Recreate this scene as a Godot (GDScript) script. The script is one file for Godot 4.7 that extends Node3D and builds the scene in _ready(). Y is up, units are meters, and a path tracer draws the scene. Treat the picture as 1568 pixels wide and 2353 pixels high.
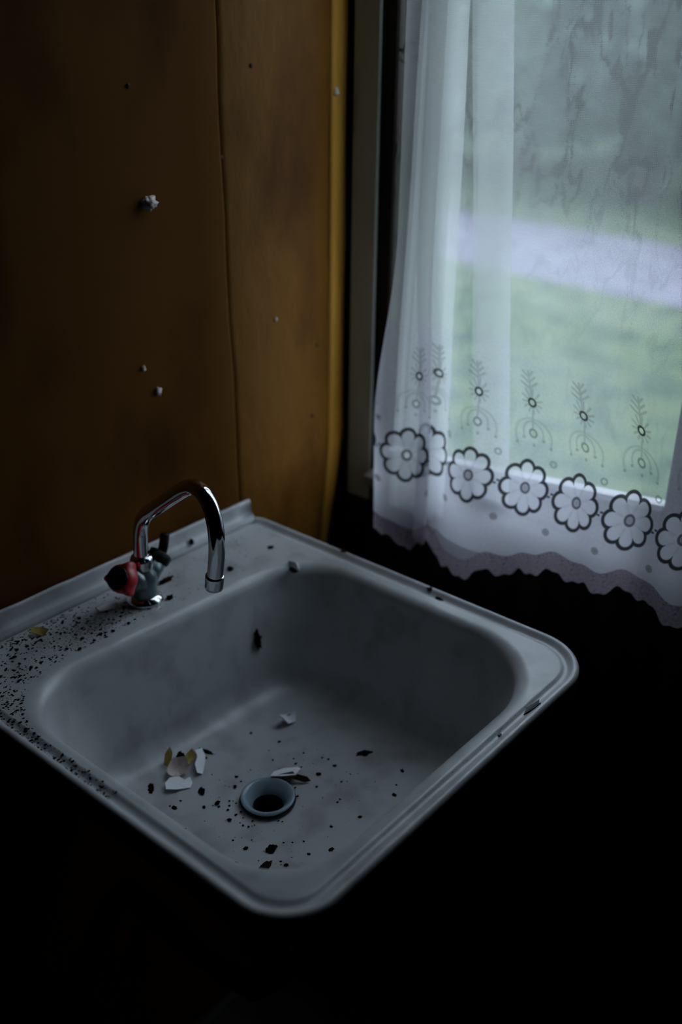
extends Node3D
# An abandoned kitchen corner: an enamel sink under a lace-curtained window.
# World: y up, metres. x runs along the ochre wall (z = 0) towards the window wall (x = WX).

const SY := 0.85          # height of the sink rim
const WX := 0.191         # inner face of the window wall
const WT := 0.045          # thickness of the window wall
const WY0 := 0.020        # the window opening, above the rim and along the wall
const WY1 := 1.25
const WZ0 := 0.050
const WZ1 := 0.493
const SINK_W := 0.4655
const SINK_D := 0.5
const FLOOR_Y := -0.140   # bowl floor, below the rim

var rng := RandomNumberGenerator.new()
var taken := {}
var mats := {}


func _ready() -> void:
	rng.seed = 20417
	# ---- camera, sky, exposure -------------------------------------------------
	var cam := Camera3D.new()
	cam.name = "camera"
	cam.keep_aspect = Camera3D.KEEP_HEIGHT
	cam.fov = 54.49
	cam.near = 0.02
	cam.far = 400.0
	cam.transform = Transform3D(Basis(Vector3(0.6467, 0.0108, 0.7627), Vector3(0.3278, 0.8989, -0.2907), Vector3(-0.6887, 0.438, 0.5778)).orthonormalized(), Vector3(-0.817, SY + 0.5681, 0.837))
	add_child(cam)
	cam.current = true
	var lens := CameraAttributesPhysical.new()
	lens.frustum_focal_length = 35.0
	lens.frustum_focus_distance = 0.94
	lens.exposure_aperture = 2.6
	var env := Environment.new()
	env.background_mode = Environment.BG_SKY
	var sky_mat := ProceduralSkyMaterial.new()
	sky_mat.sky_top_color = Color(0.80, 0.88, 0.95)
	sky_mat.sky_horizon_color = Color(0.81, 0.88, 0.94)
	sky_mat.ground_bottom_color = Color(0.2, 0.25, 0.2)
	sky_mat.ground_horizon_color = Color(0.3, 0.35, 0.33)
	sky_mat.sky_energy_multiplier = 1.0
	var sky := Sky.new()
	sky.sky_material = sky_mat
	env.sky = sky
	env.background_energy_multiplier = 4.0
	env.tonemap_mode = Environment.TONE_MAPPER_LINEAR
	env.tonemap_exposure = 1.70
	env.sdfgi_enabled = true
	env.ssao_enabled = true
	env.ssil_enabled = true
	var we := WorldEnvironment.new()
	we.name = "world_environment"
	we.environment = env
	we.camera_attributes = lens
	add_child(we)

	make_materials()
	build_room()
	build_window()
	build_outdoors()
	build_sink()
	build_faucet()
	build_curtain()
	build_debris()


# ------------------------------------------------------------------ helpers ----
func numbered(called: String) -> String:
	if not taken.has(called):
		taken[called] = 0
		return called
	taken[called] += 1
	return "%s_%03d" % [called, taken[called]]


func tag(o: Node3D, label := "", category := "", group := "", kind := "") -> void:
	if label: o.set_meta("label", label)
	if category: o.set_meta("category", category)
	if group: o.set_meta("group", group)
	if kind: o.set_meta("kind", kind)


func thing(called: String, label: String, category: String, at := Vector3.ZERO, group := "") -> Node3D:
	var o := Node3D.new()
	o.name = numbered(called)
	o.position = at
	add_child(o)
	tag(o, label, category, group)
	return o


func part(called: String, mesh: Mesh, m: Material, parent: Node3D = null) -> MeshInstance3D:
	var o := MeshInstance3D.new()
	o.name = called if parent else numbered(called)
	o.mesh = mesh
	if m: o.material_override = m
	o.cast_shadow = GeometryInstance3D.SHADOW_CASTING_SETTING_ON
	if parent: parent.add_child(o, true)
	else: add_child(o)
	return o


func structure(called: String, mesh: Mesh, m: Material, label: String) -> MeshInstance3D:
	var o := part(called, mesh, m)
	tag(o, label, "", "", "structure")
	return o


func mat(called: String, c: Color, rough := 0.6, metal := 0.0, spec := 0.5) -> StandardMaterial3D:
	var m := StandardMaterial3D.new()
	m.resource_name = called
	m.albedo_color = c
	m.roughness = rough
	m.metallic = metal
	m.metallic_specular = spec
	mats[called] = m
	return m


func noise_tex(freq: float, ramp: Array, octaves := 4, size := 512, sd := 1, offsets: Array = []) -> NoiseTexture2D:
	var n := FastNoiseLite.new()
	n.noise_type = FastNoiseLite.TYPE_SIMPLEX_SMOOTH
	n.seed = sd
	n.frequency = freq
	n.fractal_octaves = octaves
	var t := NoiseTexture2D.new()
	t.width = size
	t.height = size
	t.seamless = true
	t.noise = n
	if ramp.size():
		var g := Gradient.new()
		var offs := PackedFloat32Array()
		var cols := PackedColorArray()
		for i in ramp.size():
			offs.append(offsets[i] if offsets.size() else float(i) / (ramp.size() - 1))
			cols.append(ramp[i])
		g.offsets = offs
		g.colors = cols
		t.color_ramp = g
	return t


func tri(m: StandardMaterial3D, scale: Vector3) -> void:
	m.uv1_triplanar = true
	m.uv1_world_triplanar = true
	m.uv1_scale = scale


# rings of equal length -> skinned surface; closed rings wrap round
func loft(rings: Array, wrap := true, cap_start := false, cap_end := false, smooth := true, uvs: Array = []) -> ArrayMesh:
	var st := SurfaceTool.new()
	st.begin(Mesh.PRIMITIVE_TRIANGLES)
	st.set_smooth_group(0 if smooth else -1)
	var n: int = rings[0].size()
	for j in rings.size():
		for i in n:
			if uvs.size(): st.set_uv(uvs[j][i])
			else: st.set_uv(Vector2(float(i) / n, float(j) / rings.size()))
			st.add_vertex(rings[j][i])
	for j in rings.size() - 1:
		for i in (n if wrap else n - 1):
			var a := j * n + i
			var b := j * n + (i + 1) % n
			for k in [a, b, b + n, a, b + n, a + n]: st.add_index(k)
	var base := rings.size() * n
	for e in 2:
		if (e == 0 and not cap_start) or (e == 1 and not cap_end): continue
		var ring: PackedVector3Array = rings[0] if e == 0 else rings[rings.size() - 1]
		var mid := Vector3.ZERO
		for p in ring: mid += p / n
		st.set_uv(Vector2.ZERO)
		st.add_vertex(mid)
		for p in ring:
			st.set_uv(Vector2.ZERO)
			st.add_vertex(p)
		for i in n:
			var p := base + 1 + i
			var q := base + 1 + (i + 1) % n
			for k in ([base, q, p] if e == 0 else [base, p, q]): st.add_index(k)
		base += n + 1
	if not smooth: st.deindex()
	st.generate_normals()
	return st.commit()


func box(size: Vector3, at := Vector3.ZERO, bevel := 0.002) -> ArrayMesh:
	var h := size * 0.5
	var b: float = min(bevel, min(h.x, min(h.y, h.z)) * 0.9)
	var rings := []
	for r in [[-h.y, b], [-h.y + b, 0.0], [h.y - b, 0.0], [h.y, b]]:
		var x: float = h.x - r[1]
		var z: float = h.z - r[1]
		var c := b * 0.6
		var ring := PackedVector3Array()
		for p in [[x - c, z], [x, z - c], [x, -z + c], [x - c, -z], [-x + c, -z], [-x, -z + c], [-x, z - c], [-x + c, z]]:
			ring.append(at + Vector3(p[0], r[0], p[1]))
		rings.append(ring)
	return loft(rings, true, true, true, false)


func box_between(a: Vector3, b: Vector3, bevel := 0.002) -> ArrayMesh:
	return box((b - a).abs(), (a + b) * 0.5, bevel)


func joined(list: Array) -> ArrayMesh:
	var st := SurfaceTool.new()
	for m in list: st.append_from(m, 0, Transform3D())
	return st.commit()


# profile of Vector2(r, y) round the y axis
func lathe(profile: Array, segs := 40, at := Vector3.ZERO, cap_a := false, cap_b := false) -> ArrayMesh:
	var rings := []
	for p in profile:
		var ring := PackedVector3Array()
		for i in segs:
			var t := -TAU * i / segs
			ring.append(at + Vector3(cos(t) * p.x, p.y, sin(t) * p.x))
		rings.append(ring)
	return loft(rings, true, cap_a, cap_b)


func turned(m: Mesh, t: Transform3D) -> ArrayMesh:
	var st := SurfaceTool.new()
	st.append_from(m, 0, t)
	return st.commit()


func axis_basis(d: Vector3) -> Basis:   # y axis along d
	var y := d.normalized()
	var x := y.cross(Vector3(0.31, 0.2, 0.93)).normalized()
	return Basis(x, y, x.cross(y))


func tube(pts: Array, rad: Array, segs := 20, caps := true) -> ArrayMesh:
	var rings := []
	var up := Vector3(0.13, 0.9, 0.4)
	for i in pts.size():
		var d: Vector3 = (pts[min(i + 1, pts.size() - 1)] - pts[max(i - 1, 0)]).normalized()
		if i == 0 and absf(up.dot(d)) > 0.9: up = Vector3(0.9, 0.1, 0.3)
		var x := up.cross(d).normalized()
		up = d.cross(x)
		var ring := PackedVector3Array()
		for k in segs:
			var t := TAU * k / segs
			ring.append(pts[i] + (x * cos(t) + up * sin(t)) * rad[i])
		rings.append(ring)
	return loft(rings, true, caps, caps)


func smooth_path(ctrl: Array, per := 8) -> Array:
	var out := []
	for i in ctrl.size() - 1:
		var p0: Vector3 = ctrl[max(i - 1, 0)]
		var p1: Vector3 = ctrl[i]
		var p2: Vector3 = ctrl[i + 1]
		var p3: Vector3 = ctrl[min(i + 2, ctrl.size() - 1)]
		for k in per:
			var t := float(k) / per
			out.append(p1.cubic_interpolate(p2, p0, p3, t))
	out.append(ctrl[ctrl.size() - 1])
	return out


func lump(radius: float, sd: int, squash := Vector3.ONE, rough := 0.35, seg := 10) -> ArrayMesh:
	var n := FastNoiseLite.new()
	n.seed = sd
	n.frequency = 0.9
	var rings := []
	for j in seg + 1:
		var v := PI * (0.02 + 0.96 * j / seg)
		var ring := PackedVector3Array()
		for i in seg * 2:
			var u := -TAU * i / (seg * 2)
			var d := Vector3(sin(v) * cos(u), cos(v), sin(v) * sin(u))
			ring.append(d * radius * maxf(1.0 + rough * 2.0 * n.get_noise_3dv(d * 2.2), 0.5) * squash)
		rings.append(ring)
	return loft(rings, true, true, true)


# ---------------------------------------------------------------- materials ----
func make_materials() -> void:
	var m := mat("enamel", Color(0.73, 0.73, 0.72), 0.36, 0.0, 0.5)
	m.albedo_texture = noise_tex(0.012, [Color(0.80, 0.79, 0.79), Color(0.97, 0.98, 1.0), Color(0.99, 1.0, 1.0)], 5, 512, 3)
	m.roughness_texture = noise_tex(0.02, [Color(0.75, 0.75, 0.75), Color(1, 1, 1)], 4, 256, 9)
	tri(m, Vector3.ONE * 2.3)
	m = mat("drain_enamel", Color(0.52, 0.60, 0.64), 0.22)
	m = mat("chrome", Color(0.78, 0.79, 0.80), 0.09, 1.0)
	m = mat("limed_chrome", Color(0.42, 0.47, 0.47), 0.42, 0.75)
	m.roughness_texture = noise_tex(0.03, [Color(0.6, 0.6, 0.6), Color(1, 1, 1)], 4, 256, 12)
	tri(m, Vector3.ONE * 9.0)
	m = mat("red_plastic", Color(0.62, 0.10, 0.11), 0.38)
	m = mat("black_plastic", Color(0.03, 0.027, 0.03), 0.5, 0.0, 0.3)
	m = mat("gasket", Color(0.035, 0.03, 0.028), 0.8)
	m = mat("dirt", Color(0.075, 0.06, 0.05), 0.95, 0.0, 0.1)
	m = mat("brown_dirt", Color(0.15, 0.11, 0.085), 0.95, 0.0, 0.1)
	m = mat("bare_steel", Color(0.09, 0.10, 0.11), 0.6, 0.3)
	m = mat("flake_white", Color(0.94, 0.94, 0.96), 0.7)
	m = mat("flake_ivory", Color(0.76, 0.70, 0.67), 0.75)
	m = mat("flake_ochre", Color(0.62, 0.52, 0.24), 0.8)
	m = mat("olive_flake", Color(0.36, 0.31, 0.17), 0.85)
	m = mat("plaster", Color(0.80, 0.76, 0.74), 0.9)
	# ochre painted board
	m = mat("ochre_paint", Color(0.41, 0.265, 0.085), 0.62, 0.0, 0.22)
	m.albedo_texture = noise_tex(0.006, [Color(0.66, 0.58, 0.50), Color(0.98, 0.97, 0.93), Color(1, 1, 1)], 6, 512, 21)
	m.heightmap_enabled = true
	m.heightmap_texture = noise_tex(0.03, [], 5, 512, 22)
	m.heightmap_scale = 0.12
	tri(m, Vector3(1.5, 0.8, 1.5))
	m = mat("ochre_strip_paint", Color(0.86, 0.64, 0.27), 0.5, 0.0, 0.25)
	m.albedo_texture = noise_tex(0.01, [Color(0.7, 0.64, 0.55), Color(1, 1, 1)], 5, 256, 23)
	tri(m, Vector3(3, 0.8, 3))
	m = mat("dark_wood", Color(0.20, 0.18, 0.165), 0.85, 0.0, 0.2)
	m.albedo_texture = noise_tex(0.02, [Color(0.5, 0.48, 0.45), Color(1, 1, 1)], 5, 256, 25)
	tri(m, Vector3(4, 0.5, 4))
	m = mat("grey_paint", Color(0.66, 0.67, 0.62), 0.6)
	m.albedo_texture = noise_tex(0.01, [Color(0.62, 0.6, 0.58), Color(0.95, 0.97, 0.95), Color(1, 1, 1)], 6, 256, 27)
	tri(m, Vector3(5, 1.2, 5))
	m = mat("white_paint", Color(0.72, 0.72, 0.74), 0.55)
	m.albedo_texture = noise_tex(0.012, [Color(0.75, 0.73, 0.72), Color(1, 1, 1)], 5, 256, 28)
	tri(m, Vector3(4, 1.5, 4))
	m = mat("dirty_sill", Color(0.50, 0.48, 0.47), 0.7)
	m = mat("ochre_board_shaded", Color(0.335, 0.208, 0.07), 0.7, 0.0, 0.15)  # darker ochre stands in for light falling off away from the window
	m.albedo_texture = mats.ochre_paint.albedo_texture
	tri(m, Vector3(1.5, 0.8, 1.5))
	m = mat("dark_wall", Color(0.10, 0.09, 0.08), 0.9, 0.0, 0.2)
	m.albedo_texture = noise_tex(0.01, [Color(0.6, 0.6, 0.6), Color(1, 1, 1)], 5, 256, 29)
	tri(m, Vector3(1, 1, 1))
	m = mat("floor_boards", Color(0.30, 0.27, 0.25), 0.8, 0.0, 0.25)
	m.albedo_texture = noise_tex(0.02, [Color(0.5, 0.5, 0.5), Color(1, 1, 1)], 5, 256, 30)
	tri(m, Vector3(3, 1, 0.4))
	m = mat("ceiling_paint", Color(0.16, 0.155, 0.15), 0.9)
	# glass
	m = mat("glass", Color(0.9, 0.95, 0.95, 0.06), 0.03, 0.0, 0.3)
	m.transparency = BaseMaterial3D.TRANSPARENCY_ALPHA
	# outdoors
	m = mat("lawn", Color(0.33, 0.36, 0.31), 0.95, 0.0, 0.1)
	m.albedo_texture = noise_tex(0.02, [Color(0.62, 0.72, 0.70), Color(0.9, 0.95, 0.86), Color(1, 1, 0.82)], 5, 512, 41)
	tri(m, Vector3.ONE * 0.22)
	m = mat("gravel", Color(0.47, 0.45, 0.49), 0.95, 0.0, 0.1)
	m.albedo_texture = noise_tex(0.02, [Color(0.8, 0.8, 0.82), Color(1, 1, 1)], 4, 256, 42)
	tri(m, Vector3.ONE * 0.4)
	m = mat("verge", Color(0.38, 0.39, 0.36), 0.95, 0.0, 0.1)
	m.albedo_texture = mats.lawn.albedo_texture
	tri(m, Vector3.ONE * 0.3)
	m = mat("bark", Color(0.25, 0.22, 0.19), 0.95)
	m = mat("foliage", Color(0.27, 0.33, 0.29), 0.8, 0.0, 0.2)
	m.backlight_enabled = true
	m.backlight = Color(0.5, 0.5, 0.5)
	m = mat("pale_foliage", Color(0.46, 0.51, 0.46), 0.8, 0.0, 0.2)
	m.backlight_enabled = true
	m.backlight = Color(0.5, 0.5, 0.5)


# --------------------------------------------------------------------- room ----
func build_room() -> void:
	var x0 := -2.6
	var x1 := WX
	var z1 := 2.6
	var h := 2.45
	var t := 0.22
	# ochre wall: a dark base wall carrying two painted boards and a corner strip
	var w := structure("wall_back", box_between(Vector3(x0 - t, 0, -t), Vector3(x1 + t, h, -0.012), 0.0), mats.dark_wall, "old wall clad in ochre painted boards behind the sink")
	# the wide board left of the seam, its edge standing a little proud
	var left := []
	var right := []
	for k in 41:
		var y := 0.02 + (h - 0.03) * k / 40.0
		var e := -0.0265 + 0.0022 * sin(y * 9.0) + 0.0013 * sin(y * 31.0 + 1.0) - (y - SY) * 0.012
		var lift := 0.0035 + 0.002 * sin(y * 5.0 + 2.0)
		left.append(PackedVector3Array([Vector3(x0, y, -0.012), Vector3(x0, y, 0.0), Vector3(e - 0.10, y, 0.0002), Vector3(e - 0.035, y, lift * 0.35), Vector3(e - 0.004, y, lift), Vector3(e, y, lift - 0.001), Vector3(e + 0.0005, y, -0.012)]))
		var b := 0.150 + 0.0015 * sin(y * 14.0) + 0.001 * sin(y * 47.0)
		var low: float = clampf((SY + 0.02 - y) / 0.16, 0.0, 1.0)
		right.append(PackedVector3Array([Vector3(e + 0.001, y, -0.012), Vector3(e + 0.0012, y, -0.001), Vector3(e + 0.012, y, 0.0012), Vector3(e + 0.05, y, 0.0), Vector3(b - 0.03 - low * 0.01, y, 0.0), Vector3(b - 0.001 - low * 0.02, y, 0.001), Vector3(b - low * 0.02, y, -0.012)]))
	part("wall_board", loft(left, false, false, false), mats.ochre_board_shaded, w)
	part("wall_board", loft(right, false, false, false), mats.ochre_paint, w)
	# narrow strip in the corner, turned a little to the window, tapering near the sink
	var strip := []
	for k in 41:
		var y := 0.40 + (h - 0.41) * k / 40.0
		var low: float = clampf((SY + 0.06 - y) / 0.2, 0.0, 1.0)
		var e := 0.189 - low * 0.035 + 0.0010 * sin(y * 23.0)
		strip.append(PackedVector3Array([Vector3(0.1505 - low * 0.02, y, -0.012), Vector3(0.1508 - low * 0.02, y, 0.0015), Vector3(0.157 - low * 0.02, y, 0.003), Vector3(e - 0.006, y, -0.002), Vector3(e, y, -0.006), Vector3(e + 0.0004, y, -0.014)]))
	part("corner_strip", loft(strip, false, false, false), mats.ochre_strip_paint, w)
	# bits of plaster stuck to the boards and old nail holes
	var chip := part("plaster_chip", lump(0.0078, 4, Vector3(1.0, 0.75, 0.9), 0.5), mats.plaster, w)
	chip.position = Vector3(-0.137, SY + 0.404, 0.005)
	for c in [[-0.159, 0.232, 0.0026], [-0.141, 0.201, 0.0040], [0.160, 0.499, 0.0042], [0.05, 0.245, 0.0018]]:
		chip = part("plaster_chip", lump(c[2], int(c[2] * 9000.0), Vector3(0.9, 1.1, 0.7), 0.5, 7), mats.plaster, w)
		chip.position = Vector3(c[0], SY + c[1], 0.002)
	for c in [[-0.053, 0.359], [-0.054, 0.334], [0.128, 0.195], [0.118, 0.10], [-0.03, 0.44], [0.02, 0.53], [-0.15, 0.515]]:
		var hole := part("nail_hole", lump(0.0021, int(c[0] * 1000.0) + 77, Vector3(1, 1.1, 0.35), 0.3, 6), mats.gasket, w)
		hole.position = Vector3(c[0], SY + c[1], 0.0008 if c[0] > -0.03 else 0.0012)

	# window wall, built round the opening
	var oy0 := SY + WY0
	var oy1 := SY + WY1
	var oz0 := WZ0
	var oz1 := WZ1
	var wall := joined([
		box_between(Vector3(x1, -0.025, -t), Vector3(x1 + WT, oy0, z1 + t), 0.0),
		box_between(Vector3(x1, oy1, -t), Vector3(x1 + WT, h, z1 + t), 0.0),
		box_between(Vector3(x1, oy0, -t), Vector3(x1 + WT, oy1, oz0), 0.0),
		box_between(Vector3(x1, oy0, oz1), Vector3(x1 + WT, oy1, z1 + t), 0.0)])
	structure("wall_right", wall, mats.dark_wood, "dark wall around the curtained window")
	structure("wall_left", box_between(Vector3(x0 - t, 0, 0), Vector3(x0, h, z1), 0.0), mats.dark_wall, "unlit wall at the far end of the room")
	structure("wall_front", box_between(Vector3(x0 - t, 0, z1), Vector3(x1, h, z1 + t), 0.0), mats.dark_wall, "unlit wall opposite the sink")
	structure("ceiling", box_between(Vector3(x0 - t, h, -t), Vector3(x1 + t, h + t, z1 + t), 0.0), mats.ceiling_paint, "plain ceiling over the kitchen corner")
	var fl := structure("floor", box_between(Vector3(x0 - t, -t, -t), Vector3(x1 + t, -0.025, z1 + t), 0.0), mats.gasket, "dark boarded kitchen floor lost in shadow")
	for k in 18:
		var a := 0.0 + k * 0.145
		part("floor_board", box_between(Vector3(x0, -0.025, a + 0.0015), Vector3(x1, 0.0, a + 0.1435), 0.002), mats.floor_boards, fl)


# ------------------------------------------------------------------- window ----
func build_window() -> void:
	var y0 := SY + WY0
	var y1 := SY + WY1
	var w := thing("window_1", "narrow white framed window behind the lace curtain", "window")
	w.set_meta("kind", "structure")
	w.remove_meta("category")
	# casing boards on the room side
	part("casing_board", box_between(Vector3(WX - 0.005, SY - 0.035, 0.0065), Vector3(WX, y1 + 0.07, 0.0465), 0.003), mats.grey_paint, w)
	part("casing_board", box_between(Vector3(WX - 0.006, SY - 0.035, WZ1 + 0.02), Vector3(WX, y1 + 0.07, WZ1 + 0.06), 0.003), mats.grey_paint, w)
	part("casing_board", box_between(Vector3(WX - 0.008, y1 + 0.02, 0.012), Vector3(WX, y1 + 0.07, WZ1 + 0.058), 0.003), mats.grey_paint, w)
	# frame in the opening
	var fx0 := WX + 0.001
	var fx1 := WX + 0.026
	part("frame_post", box_between(Vector3(fx0, y0, WZ0), Vector3(fx1, y1, WZ0 + 0.018), 0.004), mats.dark_wood, w)
	part("frame_post", box_between(Vector3(fx0, y0, WZ1 - 0.028), Vector3(fx1, y1, WZ1), 0.004), mats.white_paint, w)
	part("frame_rail", box_between(Vector3(fx0, y1 - 0.03, WZ0 + 0.018), Vector3(fx1, y1, WZ1 - 0.028), 0.004), mats.white_paint, w)
	# the bottom rail has sagged at its left end
	var z0 := WZ0 + 0.018
	var z1 := WZ1 - 0.028
	var rail := []
	for k in 9:
		var f := k / 8.0
		var z := lerpf(z0, z1, f)
		var top := SY + 0.0465 + 0.039 * f
		rail.append(PackedVector3Array([Vector3(fx0 - 0.002, y0, z), Vector3(fx0 - 0.002, top - 0.005, z), Vector3(fx0 + 0.003, top, z), Vector3(fx1 - 0.004, top, z), Vector3(fx1, top - 0.004, z), Vector3(fx1, y0, z)]))
	part("frame_rail", loft(rail, true, true, true, false), mats.white_paint, w)
	# sill, a shallow board reaching into the room
	part("window_sill", box_between(Vector3(WX - 0.024, y0 - 0.026, 0.050), Vector3(fx0, y0 - 0.002, WZ1 + 0.03), 0.006), mats.dirty_sill, w)
	part("window_sill", box_between(Vector3(fx1 - 0.002, y0 - 0.03, WZ0 + 0.002), Vector3(WX + WT + 0.03, y0 - 0.002, WZ1 - 0.002), 0.006), mats.grey_paint, w)
	var gx := WX + 0.005
	var pane := part("pane", box_between(Vector3(gx, y0 + 0.010, z0 - 0.002), Vector3(gx + 0.003, y1 - 0.028, z1 + 0.002), 0.0), mats.glass, w)
	part("pane_streaks", streak_sheet(gx - 0.0012, y0 + 0.013, y1 - 0.03, z0 - 0.001, z1 + 0.001), streak_material(), pane)


func streak_sheet(x: float, ya: float, yb: float, za: float, zb: float) -> ArrayMesh:
	var st := SurfaceTool.new()
	st.begin(Mesh.PRIMITIVE_TRIANGLES)
	for p in [[ya, za], [yb, za], [yb, zb], [ya, zb]]:
		st.set_uv(Vector2((p[1] - za) / 0.34, 1.0 - (p[0] - ya) / 0.94))
		st.set_normal(Vector3(-1, 0, 0))
		st.add_vertex(Vector3(x, p[0], p[1]))
	for k in [0, 1, 2, 0, 2, 3]: st.add_index(k)
	return st.commit()


func streak_material() -> StandardMaterial3D:
	if mats.has("pane_streaks"): return mats.pane_streaks
	var m := mat("pane_streaks", Color(1, 1, 1), 0.6, 0.0, 0.2)
	m.transparency = BaseMaterial3D.TRANSPARENCY_ALPHA
	# thin wandering dark lines, thicker and denser towards the top of the pane
	var w := 384
	var h := 1024
	var im := Image.create(w, h, false, Image.FORMAT_RGBA8)
	var a := FastNoiseLite.new()
	a.seed = 5
	a.frequency = 0.011
	a.fractal_octaves = 3
	a.domain_warp_enabled = true
	a.domain_warp_amplitude = 34.0
	a.domain_warp_frequency = 0.012
	var b := FastNoiseLite.new()
	b.seed = 8
	b.frequency = 0.006
	b.fractal_octaves = 2
	for y in h:
		var v := float(y) / h
		for x in w:
			var n := a.get_noise_2d(x, y * 0.42)
			var s := b.get_noise_2d(x, y * 0.5)
			var line := smoothstep(1.0, 0.35, absf(n) / (0.065 + 0.06 * maxf(s, 0.0)))
			var line2 := smoothstep(1.0, 0.3, absf(n - 0.20) / 0.035)
			var upper := clampf((0.665 - v) / 0.12, 0.14, 1.0)
			var al := (line * 1.0 + line2 * 0.8) * upper + clampf(s * 0.9 + 0.08, 0.0, 0.35) * upper
			im.set_pixel(x, y, Color(0.05, 0.08, 0.075, clampf(al, 0.0, 0.92)))
	m.albedo_texture = ImageTexture.create_from_image(im)
	return m


# ----------------------------------------------------------------- outdoors ----
func build_outdoors() -> void:
	var gy := SY - 1.6
	structure("ground", box_between(Vector3(0.6, gy - 0.3, -60), Vector3(90, gy, 60), 0.0), mats.lawn, "mown green lawn outside the window")
	var st := []
	for k in 41:
		var z := -30.0 + k * 1.5
		var dx := 0.15 * sin(z * 0.6) - z * 0.05
		st.append(PackedVector3Array([Vector3(7.62 + dx, gy + 0.002, z), Vector3(7.7 + dx, gy + 0.03, z), Vector3(10.1 + dx, gy + 0.03, z), Vector3(10.2 + dx, gy + 0.002, z)]))
	var vg := []
	for k in 61:
		var z := -30.0 + k
		var dx := 0.15 * sin(z * 0.6) - z * 0.05
		var wob := 0.25 * sin(z * 1.3) + 0.18 * sin(z * 2.9 + 1.0)
		vg.append(PackedVector3Array([Vector3(6.7 + dx + wob, gy + 0.001, z), Vector3(6.8 + dx + wob, gy + 0.015, z), Vector3(11.4 + dx - wob, gy + 0.015, z), Vector3(11.5 + dx - wob, gy + 0.001, z)]))
	structure("verge", loft(vg, false), mats.verge, "worn pale grass verge along both sides of the lane")
	structure("path", loft(st, false), mats.gravel, "pale gravel lane crossing the lawn outside the window")
	# trees and bushes along the far side of the lane
	var leaf := leaf_clump()
	var rows := [
		["bushy_tree", "broad dark green tree beyond the lane, left part of the window view", Vector3(13.4, gy, -11.2), 4.6, 2.3, 0],
		["bushy_tree", "pale grey green tree beyond the lane, in the middle of the window view", Vector3(15.0, gy, -8.4), 4.2, 2.2, 1],
		["bushy_tree", "tall dark tree beyond the lane, at the right edge of the window view", Vector3(13.2, gy, -5.4), 4.8, 2.3, 0],
		["bushy_tree", "dark tree beyond the lane hidden mostly by the window frame", Vector3(14.0, gy, -2.2), 4.4, 2.2, 0],
		["bushy_tree", "grey green tree behind the gap between the middle and the right hand tree", Vector3(17.5, gy, -7.6), 5.0, 2.4, 1],
		["bushy_tree", "leafy tree far left beyond the lane behind the curtain folds", Vector3(16.0, gy, -14.8), 5.2, 2.6, 1]]
	for r in rows:
		var t := thing(r[0], r[1], "tree", r[2], "")
		var hgt: float = r[3]
		var rad: float = r[4]
		var m: Material = mats.foliage if r[5] == 0 else mats.pale_foliage
		part("trunk", tube([Vector3(0, -0.05, 0), Vector3(0.05, hgt * 0.3, 0.02), Vector3(-0.04, hgt * 0.6, -0.03), Vector3(0, hgt * 0.85, 0)], [0.2, 0.15, 0.1, 0.03], 9), mats.bark, t)
		var crown := MultiMeshInstance3D.new()
		crown.name = "crown"
		var mm := MultiMesh.new()
		mm.transform_format = MultiMesh.TRANSFORM_3D
		mm.mesh = leaf
		mm.instance_count = 800
		for i in 800:
			var d := Vector3(rng.randfn(), rng.randfn(), rng.randfn()).normalized() * pow(rng.randf(), 0.4)
			var p := Vector3(d.x * rad, hgt * 0.55 + d.y * hgt * 0.46, d.z * rad * 1.05)
			mm.set_instance_transform(i, Transform3D(Basis.from_euler(Vector3(rng.randf() * TAU, rng.randf() * TAU, rng.randf() * TAU)).scaled(Vector3.ONE * rng.randf_range(0.7, 1.5)), p))
		crown.multimesh = mm
		crown.material_override = m
		tag(crown, "", "", "", "stuff")
		t.add_child(crown, true)


func leaf_clump() -> ArrayMesh:
	var st := SurfaceTool.new()
	st.begin(Mesh.PRIMITIVE_TRIANGLES)
	st.set_smooth_group(-1)
	var r := RandomNumberGenerator.new()
	r.seed = 91
	for i in 14:
		var c := Vector3(r.randfn(), r.randfn(), r.randfn()) * 0.13
		var b := Basis.from_euler(Vector3(r.randf() * TAU, r.randf() * TAU, 0))
		var l := r.randf_range(0.12, 0.2)
		var pts := [Vector3(0, 0, 0), Vector3(l * 0.4, 0.02, l * 0.45), Vector3(0, -0.02, l), Vector3(-l * 0.4, 0.02, l * 0.45)]
		for k in [0, 1, 2, 0, 2, 3]: st.add_vertex(c + b * pts[k])
	st.generate_normals()
	return st.commit()


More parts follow.
